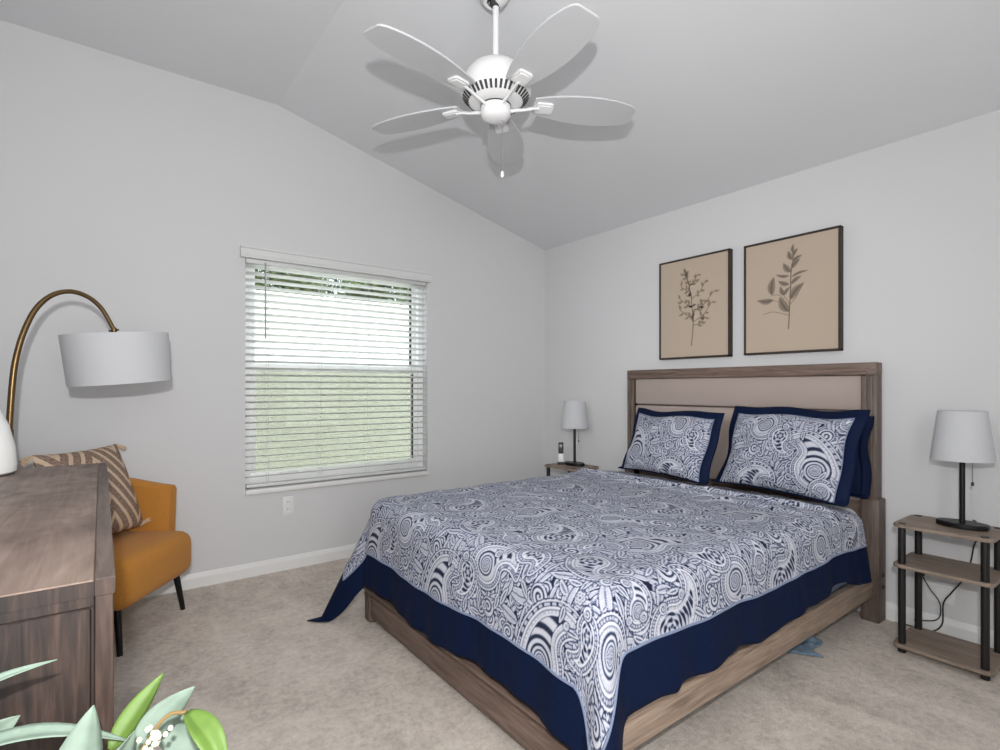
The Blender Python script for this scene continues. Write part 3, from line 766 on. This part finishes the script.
# ------------------------------------------------------------------ framed botanical drawings
def picture(y0, y1, z0, z1, label, draw):
    t = thing('framed_picture', (0, (y0+y1)/2, (z0+z1)/2), -PI/2, label, 'picture', 'framed botanical drawings')
    w, h = (y1-y0)/2, (z1-z0)/2; fw = .012
    b = MB()
    for lo, hi in (((-w, -.04, -h), (-w+fw, 0, h)), ((w-fw, -.04, -h), (w, 0, h)), ((-w, -.04, h-fw), (w, 0, h)), ((-w, -.04, -h), (w, 0, -h+fw))): b.box(lo, hi, .0015, 1)
    b.build('frame', M['frame_dark'], t)
    b = MB(); b.box((-w+fw, -.034, -h+fw), (w-fw, -.01, h-fw)); cv = b.build('canvas', M['canvas'], t, False)
    draw(t, cv, w, h)
def flat_tube(b, pts, r):
    pts = [Vector((p[0], -.0345, p[1])) for p in pts]; b.tube(pts, r, 6, True, 1.0)
def leafmesh(b, x, z, L, W, a, curl=.15, ynorm=-.0355):
    c, s = math.cos(a), math.sin(a); n = 9; up, lo = [], []
    for k in range(n+1):
        t = k/n; hwid = W/2*math.sin(PI*t**.8)**.9 if 0 < t < 1 else 0; off = curl*L*math.sin(PI*t)
        for arr, sg in ((up, 1), (lo, -1)): arr.append((t*L, off+sg*hwid))
    ol = up+lo[::-1][1:-1]
    b.prism([(x+u*c-v*s, z+u*s+v*c) for u, v in ol], ynorm, -.0335, lambda p, q, y: (p, y, q))
def merge(name, parts, parent):
    out = MB(); mats = []
    for k, (b, mn) in enumerate(parts):
        for f_ in b.bm.faces: f_.material_index = k
        me = bpy.data.meshes.new('tmp'); b.bm.to_mesh(me); b.bm.free(); out.bm.from_mesh(me); bpy.data.meshes.remove(me); mats.append(M[mn])
    return out.build(name, mats, parent, False)
def draw1(t, cv, w, h):
    rg = random.Random(5); sb_, lb = MB(), MB(); 
    stem = [(-.01, -.26), (.0, -.17), (.004, -.08), (-.004, .0), (-.012, .08), (-.03, .16), (-.05, .23)]
    flat_tube(sb_, [p[:2] for p in spline([(a, 0, c) for a, c in stem], 6)] if False else [(v.x, v.z) for v in spline([(a, 0, c) for a, c in stem], 6)], .0024)
    br = [((.004, -.10), (.14, .02)), ((.0, -.03), (.155, .09)), ((-.004, .01), (-.10, .07)), ((-.01, .06), (.09, .16)), ((.003, -.07), (-.095, -.01)), ((-.02, .11), (-.09, .155)), ((-.03, .15), (.03, .215)), ((.002, -.12), (.09, -.075)), ((-.045, .2), (-.07, .245)), ((.0, -.02), (.075, .04))]
    for a, c in br:
        m = ((a[0]+c[0])/2+.01, (a[1]+c[1])/2-.015); pts = [(v.x, v.z) for v in spline([(a[0], 0, a[1]), (m[0], 0, m[1]), (c[0], 0, c[1])], 5)]
        flat_tube(sb_, pts, .0016)
        ang = math.atan2(c[1]-a[1], c[0]-a[0])
        for k in range(5):
            q = pts[int((.3+.7*k/4)*(len(pts)-1))]; sd = 1 if k % 2 else -1
            leafmesh(lb, q[0], q[1], rg.uniform(.026, .044), rg.uniform(.013, .020), ang+sd*rg.uniform(.5, 1.1), .1*sd)
    for k in range(26):
        q = stem[2+k % 5]; leafmesh(lb, q[0]+rg.uniform(-.01, .01), q[1]+rg.uniform(-.02, .02), rg.uniform(.025, .045), .012, rg.uniform(0, PI), .1)
    merge('botanical_drawing', [(sb_, 'ink'), (lb, 'ink_soft')], cv)
def draw2(t, cv, w, h):
    sb_, lb, db = MB(), MB(), MB()
    stem = [(-.004, -.20), (.0, -.12), (.004, -.04), (.008, .04), (.01, .12), (.02, .19), (.024, .24)]
    flat_tube(sb_, [(v.x, v.z) for v in spline([(a, 0, c) for a, c in stem], 6)], .0028)
    for (x, z, L, W, a) in ((.004, -.03, .12, .045, .85), (.0, -.10, .11, .05, 2.1), (-.09, -.02, .10, .035, 3.05), (-.10, .01, .11, .045, 1.45), (.01, .13, .075, .035, 2.2), (.012, .15, .07, .03, .8),
                            (.015, .20, .06, .03, 1.9), (.02, .22, .05, .022, 1.0), (.02, .19, .06, .02, .5), (.0, .06, .07, .028, 2.7), (.01, .06, .07, .025, .6), (.02, .24, .05, .02, 1.5), (-.03, .0, .06, .025, 1.9), (-.03, .0, .06, .02, .9), (.01, .10, .1, .016, .25), (.0, .11, .08, .02, 2.9)):
        leafmesh(lb, x, z, L, W, a, .08)
        leafmesh(db, x, z, L*.92, W*.35, a, .08, -.0362)
    for pts in (((.0, -.10), (-.05, -.04), (-.10, -.02)), ((.0, -.08), (-.05, .0), (-.10, .01)), ((-.0, -.12), (-.09, -.09), (-.15, -.10)), ((.0, -.05), (-.03, .0), (-.03, .03)), ((.003, -.06), (.03, -.03), (.05, .0))):
        flat_tube(sb_, [(v.x, v.z) for v in spline([(a, 0, c) for a, c in pts], 6)], .0014)
    merge('botanical_drawing', [(sb_, 'ink_mid'), (lb, 'ink_soft'), (db, 'ink_mid')], cv)
picture(-1.795, -1.262, 1.388, 2.076, 'dark framed beige drawing of a dense twiggy branch, left above headboard', draw1)
picture(-2.428, -1.888, 1.390, 2.068, 'dark framed beige drawing of a stem with broad leaves, right above headboard', draw2)

# ------------------------------------------------------------------ accent chair in the corner
ch = thing('accent_chair', (-3.231, -.375, 0), math.radians(55), 'mustard fabric tub armchair on black legs in the corner', 'armchair')
b = MB(); b.box((-.285, -.30, .195), (.285, .20, .425), .062, 5); st_ = b.build('seat', M['mustard'], ch)
# curved shell: path runs from right arm front round the back to left arm front
path = []
for k in range(7): path.append((.285, -.17+.22*k/6))
for k in range(1, 16):
    a = PI*k/16; path.append((.285*math.cos(a), .05+.235*math.sin(a)))
for k in range(7): path.append((-.285, .05-.22*k/6))
b = MB(); rings = []
N = len(path)
for i, (x, y) in enumerate(path):
    q = i/(N-1); bk = math.sin(PI*q); a_ = Vector(path[max(i-1, 0)]); c_ = Vector(path[min(i+1, N-1)]); t2 = (c_-a_).normalized(); nr = Vector((t2.y, -t2.x))
    zt_ = .655+.075*bk**1.5; lean_ = .045
    prof = [(-.03, .22), (.028, .22), (.034, .30), (.034+lean_*.5, zt_-.06), (.034+lean_*.6, zt_-.02), (.012+lean_*.6, zt_), (-.018+lean_*.6, zt_), (-.036+lean_*.6, zt_-.02), (-.036+lean_*.3, zt_-.15), (-.036, .34)]
    sc_ = 1 if 0 < i < N-1 else .8
    rings.append([b.bm.verts.new((x+nr.x*u*sc_, y+nr.y*u*sc_, z)) for u, z in prof])
k = len(rings[0])
for r1, r2 in zip(rings, rings[1:]):
    for j in range(k): b.bm.faces.new((r1[j], r1[(j+1) % k], r2[(j+1) % k], r2[j]))
b.bm.faces.new(rings[0]); b.bm.faces.new(rings[-1][::-1])
b.build('backrest', M['mustard'], ch)
for x, y in ((-.225, -.225), (.225, -.225), (-.19, .17), (.19, .17)):
    b = MB(); b.tube([(x, y, .21), (x*1.10, y*1.12 if y < 0 else y*1.15, 0)], [.017, .012], 12); b.build('leg', M['black_metal'], ch)

tp = thing('throw_pillow', (-3.20, -.385, .434), math.radians(55), 'taupe and cream zigzag throw pillow with tassels leaning in the mustard chair', 'pillow')
tp.rotation_euler = (-math.radians(20), 0, math.radians(50))
n = 41; u = np.linspace(-1, 1, n); U, V = np.meshgrid(u, u, indexing='ij')
e = np.clip((1-np.abs(U)**2.4)*(1-np.abs(V)**2.4), 0, 1)**.5
def cush(sgn): return np.stack([U*.245*(1-.06*(1-V**2)*np.abs(U)**3), sgn*.075*e, .25+V*.232*(1-.06*(1-U**2)*np.abs(V)**3)], -1)
grid_mesh('cushion_front', cush(-1), M['zigzag'], tp); grid_mesh('cushion_back', cush(1)[::-1], M['zigzag'], tp)
for sx in (-1, 1):
    for sz in (0, 1):
        b = MB(); rg = random.Random(sx*3+sz)
        for k in range(16):
            d = Vector((sx*(.05 if sz else .004)*rg.uniform(.6, 1.1), rg.uniform(-.015, .015)-(0 if sz else .045), (-.035 if sz else .02)*rg.uniform(.3, 1.2)))
            p = Vector((sx*(.238 if sz else .222), 0, .022+sz*.455)); b.tube([p, p+d*.5+Vector((0, 0, .004)), p+d], [.003, .004, .003], 5)
        b.build('tassel', M['cream_yarn'], tp)

# ------------------------------------------------------------------ dresser and the things on it
DX1, DX0, DY0, DY1, DZ = -3.215, -3.70, -2.613, -1.07, .90
dr = thing('dresser', ((DX0+DX1)/2, (DY0+DY1)/2, 0), 0, 'dark grey-brown wooden dresser along the left wall', 'dresser')
hx, hy_ = (DX1-DX0)/2, (DY1-DY0)/2
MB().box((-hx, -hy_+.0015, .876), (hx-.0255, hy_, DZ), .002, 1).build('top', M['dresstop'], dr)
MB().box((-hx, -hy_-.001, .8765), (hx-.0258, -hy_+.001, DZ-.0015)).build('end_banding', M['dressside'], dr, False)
M['dresstrim'] = wood('dresser_trim_wood', (66, 54, 49), (92, 78, 71), (112, 97, 88), 1, 1, .5)
M['dressstile'] = wood('dresser_stile_wood', (36, 25, 20), (58, 43, 36), (78, 61, 52), 2, 1.6, .55, .9)
MB().box((hx-.025, -hy_+.0012, .8765), (hx, hy_, .9005), .0015, 1).build('top_edge_strip', M['dresstrim'], dr)
MB().box((hx-.025, -hy_-.001, .8765), (hx-.001, -hy_+.001, .8995)).build('end_banding', M['dressstile'], dr, False)
for y0, y1 in ((-hy_-.001, -hy_+.05), (hy_-.05, hy_)):
    MB().box((hx-.025, y0, .0), (hx-.002, y1, .876), .0015, 1).build('stile', M['dressstile'], dr)
b = MB(); b.box((hx-.025, -hy_+.05, .05), (hx-.012, hy_-.05, .09)); b.build('bottom_rail', M['dresstrim'], dr)
for y0, y1 in ((-hy_, -hy_+.022), (hy_-.022, hy_)):
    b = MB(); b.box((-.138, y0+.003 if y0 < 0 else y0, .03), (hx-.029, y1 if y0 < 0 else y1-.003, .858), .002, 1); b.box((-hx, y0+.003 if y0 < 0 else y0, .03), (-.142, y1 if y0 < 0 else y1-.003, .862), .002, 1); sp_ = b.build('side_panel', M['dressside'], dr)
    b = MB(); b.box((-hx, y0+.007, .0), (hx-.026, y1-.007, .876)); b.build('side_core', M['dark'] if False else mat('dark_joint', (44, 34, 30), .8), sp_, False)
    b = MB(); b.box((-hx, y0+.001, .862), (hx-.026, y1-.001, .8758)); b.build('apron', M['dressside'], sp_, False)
MB().box((-hx, -hy_+.02, .03), (-hx+.01, hy_-.02, .87)).build('back_panel', M['dressside'], dr, False)
for col in range(2):
    for row in range(3):
        y0 = -hy_+.055+col*(hy_-.05); y1 = y0+hy_-.06; z0 = .095+row*.26
        b = MB(); b.box((hx-.030, y0, z0), (hx-.014, y1, z0+.25), .003, 1); b.box((-hx+.05, y0+.02, z0+.02), (hx-.036, y0+.032, z0+.22)); b.box((-hx+.05, y1-.032, z0+.02), (hx-.036, y1-.02, z0+.22)); b.box((-hx+.05, y0+.02, z0+.02), (hx-.036, y1-.02, z0+.03))
        d_ = b.build('drawer', M['dressside'], dr)
        b = MB(); b.tube([(hx-.018, (y0+y1)/2-.05, z0+.13), (hx-.004, (y0+y1)/2-.045, z0+.13), (hx-.004, (y0+y1)/2+.045, z0+.13), (hx-.018, (y0+y1)/2+.05, z0+.13)], .004, 8); b.build('handle', M['black_metal'], d_)

wl = thing('vase', (-3.565, -1.21, .9005), 0, 'white glazed bottle shaped vase on the far end of the dresser', 'vase')
b = MB(); b.lathe([(0, .004), (.098, .004), (.106, .010), (.108, .034), (.103, .09), (.088, .16), (.062, .23), (.036, .29), (.022, .34), (.018, .38), (.022, .40), (.018, .40), (.014, .38), (.016, .34), (0, .33)], 40); b.build('body', M['ceramic'], wl)
b = MB(); b.lathe([(0, 0), (.1, 0), (.1, .005), (0, .005)], 40); b.build('foot_ring', M['dark'], wl)

# ------------------------------------------------------------------ arc floor lamp
al = thing('arc_floor_lamp', (-3.527, -.74, 0), .394, 'brass arc floor lamp with white drum shade behind the dresser', 'floor lamp')
b = MB(); b.lathe([(0, 0), (.125, 0), (.13, .008), (.125, .022), (.02, .03), (.012, .05), (0, .05)], 36); b.build('base', M['brass'], al)
b = MB(); b.tube([(0, 0, .04), (0, 0, 1.0)], .0125, 14); b.tube([(0, 0, .95), (0, 0, 1.02)], .0155, 14); b.build('pole', M['brass'], al)
arc = spline([(0, 0, .99), (.003, 0, 1.058), (.010, 0, 1.186), (.020, 0, 1.291), (.043, 0, 1.401), (.083, 0, 1.508), (.138, 0, 1.576), (.203, 0, 1.603), (.266, 0, 1.590), (.315, 0, 1.551), (.350, 0, 1.493), (.368, 0, 1.455)], 6)
b = MB(); b.tube(arc, [.0118-.003*k/len(arc) for k in range(len(arc))], 12); b.build('arm', M['brass'], al)
b = MB(); b.lathe([(0, -.016), (.009, -.012), (.012, 0), (.009, .012), (0, .016)], 14, (.370, 0, 1.452)); b.tube([(.350, 0, 1.445), (.388, 0, 1.456)], .0045, 8); b.tube([(.372, 0, 1.445), (.374, 0, 1.418)], .005, 8); b.build('swivel_joint', M['brass'], al)
T = Matrix.Translation((.378, 0, 1.434)) @ Matrix.Rotation(math.radians(-5.5), 4, 'Y')
b = MB(); b.lathe([(.206, 0), (.198, -.225), (.196, -.225), (.204, 0)], 56, closed=True)
for v in b.bm.verts: v.co = T @ v.co
ds = b.build('drum_shade', M['shade'], al)
b = MB()
for k in range(3): b.tube([T @ Vector((0, 0, -.012)), T @ Vector((.203*math.cos(k*2.094), .203*math.sin(k*2.094), -.012))], .002, 6)
b.build('shade_spider', M['brass'], ds)
b = MB(); b.lathe([(0, -.03), (.016, -.03), (.018, -.06), (.03, -.10), (.022, -.125), (0, -.13)], 18)
for v in b.bm.verts: v.co = T @ v.co
b.build('bulb', bpy.data.materials['frosted_bulb'], al)

# ------------------------------------------------------------------ cloth under the bed
bm = bmesh.new(); n = 24; vs = {}
for i in range(n+1):
    for j in range(n+1):
        u, v = i/n, j/n
        x = (u-.5)*.22; y = (v-.5)*.15+.03*math.sin(u*7)
        z = .012+.045*abs(noise.noise(Vector((u*3.5+1, v*3.5, 2))))*math.sin(PI*u)**.5*math.sin(PI*v)**.5+.008*math.sin(u*16+v*9)*math.sin(PI*u)*math.sin(PI*v)
        vs[i, j] = bm.verts.new((x, y, z))
for i in range(n):
    for j in range(n): bm.faces.new((vs[i, j], vs[i+1, j], vs[i+1, j+1], vs[i, j+1]))
me = bpy.data.meshes.new('crumpled_cloth'); bm.to_mesh(me); bm.free()
o = link('crumpled_cloth', me, M['bluecloth'], None, True); o.location = (-.66, -2.485, 0); o.rotation_euler = (0, 0, .6)
md = o.modifiers.new('solidify', 'SOLIDIFY'); md.thickness = .006; md.offset = -1
tag(o, 'crumpled slate blue cloth on the carpet under the bed side', 'cloth')

# ------------------------------------------------------------------ leafy arrangement in the foreground
VX, VY = -3.225, -2.80
pl = thing('leafy_arrangement', (VX, VY, 0), 0, 'eucalyptus style leafy arrangement with white berries in the foreground', 'plant')
b = MB(); b.lathe([(0, 0), (.085, 0), (.09, .02), (.078, .2), (.06, .40), (.045, .50), (.05, .55), (.046, .55), (.041, .50), (.05, .40), (0, .39)], 32); b.build('vase', M['ceramic'], pl)
org3 = Vector((VX, VY, 0))
def leaf(base, tip, W, m, arch=.1, fold=.25, side=(0, 0, 1), twist=0, stem=True):
    p0, p1 = Vector(base)-org3, Vector(tip)-org3; ax = p1-p0; L = ax.length; a = ax.normalized()
    sd = Vector(side); sd = (sd-a*sd.dot(a)).normalized(); nr = a.cross(sd)
    b = MB(); rows = []
    for k in range(15):
        t = k/14; hwid = W/2*(math.sin(PI*min(1, t*.97+.03)**.75))**.85 if t < 1 else .0005
        c = p0+ax*t+nr*arch*L*math.sin(PI*t)+Vector((0, 0, 0)); s2 = (sd*math.cos(twist*t)+nr*math.sin(twist*t)); n2 = a.cross(s2)
        rows.append([b.bm.verts.new(c+s2*hwid*q+n2*(fold*abs(q)*hwid)+Vector((0, 0, 0))) for q in (-1, -.6, -.25, 0, .25, .6, 1)])
    for r1, r2 in zip(rows, rows[1:]):
        for j in range(6): b.bm.faces.new((r1[j], r1[j+1], r2[j+1], r2[j]))
    o = b.build('leaf', m, pl, True, 80); md = o.modifiers.new('solidify', 'SOLIDIFY'); md.thickness = .0008
    if stem:
        q0 = Vector((0, 0, .50)); b = MB(); mid = (q0*.5+p0*.5)+Vector((0, 0, .05))
        b.tube(spline([q0, mid, p0]), .0018, 6); b.build('stem', M['stem'], pl)
G, G2, GR = M['leaf_grey'], M['leaf_grey2'], M['leaf_green']
leaf((-3.395, -2.700, .800), (-3.278, -2.705, .832), .016, G2, .07, .25, (0, 1, .3))
leaf((-3.395, -2.690, .736), (-3.200, -2.724, .704), .030, G2, .13, .25, (0, 1, .15))
leaf((-3.400, -2.660, .712), (-3.318, -2.660, .752), .050, G, .05, .2, (.4, 0, 1))
leaf((-3.262, -2.785, .668), (-3.240, -2.722, .767), .058, G, .05, .3, (1, .4, 0))
leaf((-3.252, -2.800, .695), (-3.198, -2.785, .750), .055, G, .05, .25, (.6, 0, 1))
leaf((-3.222, -2.722, .700), (-3.158, -2.683, .767), .030, GR, .03, .3, (1, 0, -.6))
leaf((-3.196, -2.754, .706), (-3.127, -2.750, .766), .042, G, .06, .25, (.8, 0, -.8))
leaf((-3.142, -2.795, .757), (-3.105, -2.875, .690), .032, GR, .16, .6, (1, .6, .3), .3, False)
leaf((-3.165, -2.710, .715), (-3.108, -2.760, .660), .045, G, .05, .25, (.6, .2, 1))
b = MB(); b.tube([p-org3 for p in spline([(-3.225, -2.80, .50), (-3.213, -2.785, .669), (-3.181, -2.782, .733), (-3.161, -2.783, .754), (-3.142, -2.795, .757)])], .0024, 7); b.build('stem', M['stem'], pl)
rg = random.Random(2)
for k in range(20):
    p = Vector((-3.1745+rg.gauss(0, .006), -2.797+rg.gauss(0, .004), .742+rg.gauss(0, .008)))-org3
    b = MB(); b.lathe([(0, -.0035), (.0026, -.002), (.0034, .0005), (.0022, .003), (0, .0038)], 8, tuple(p)); b.build('berry', M['berry'], pl)
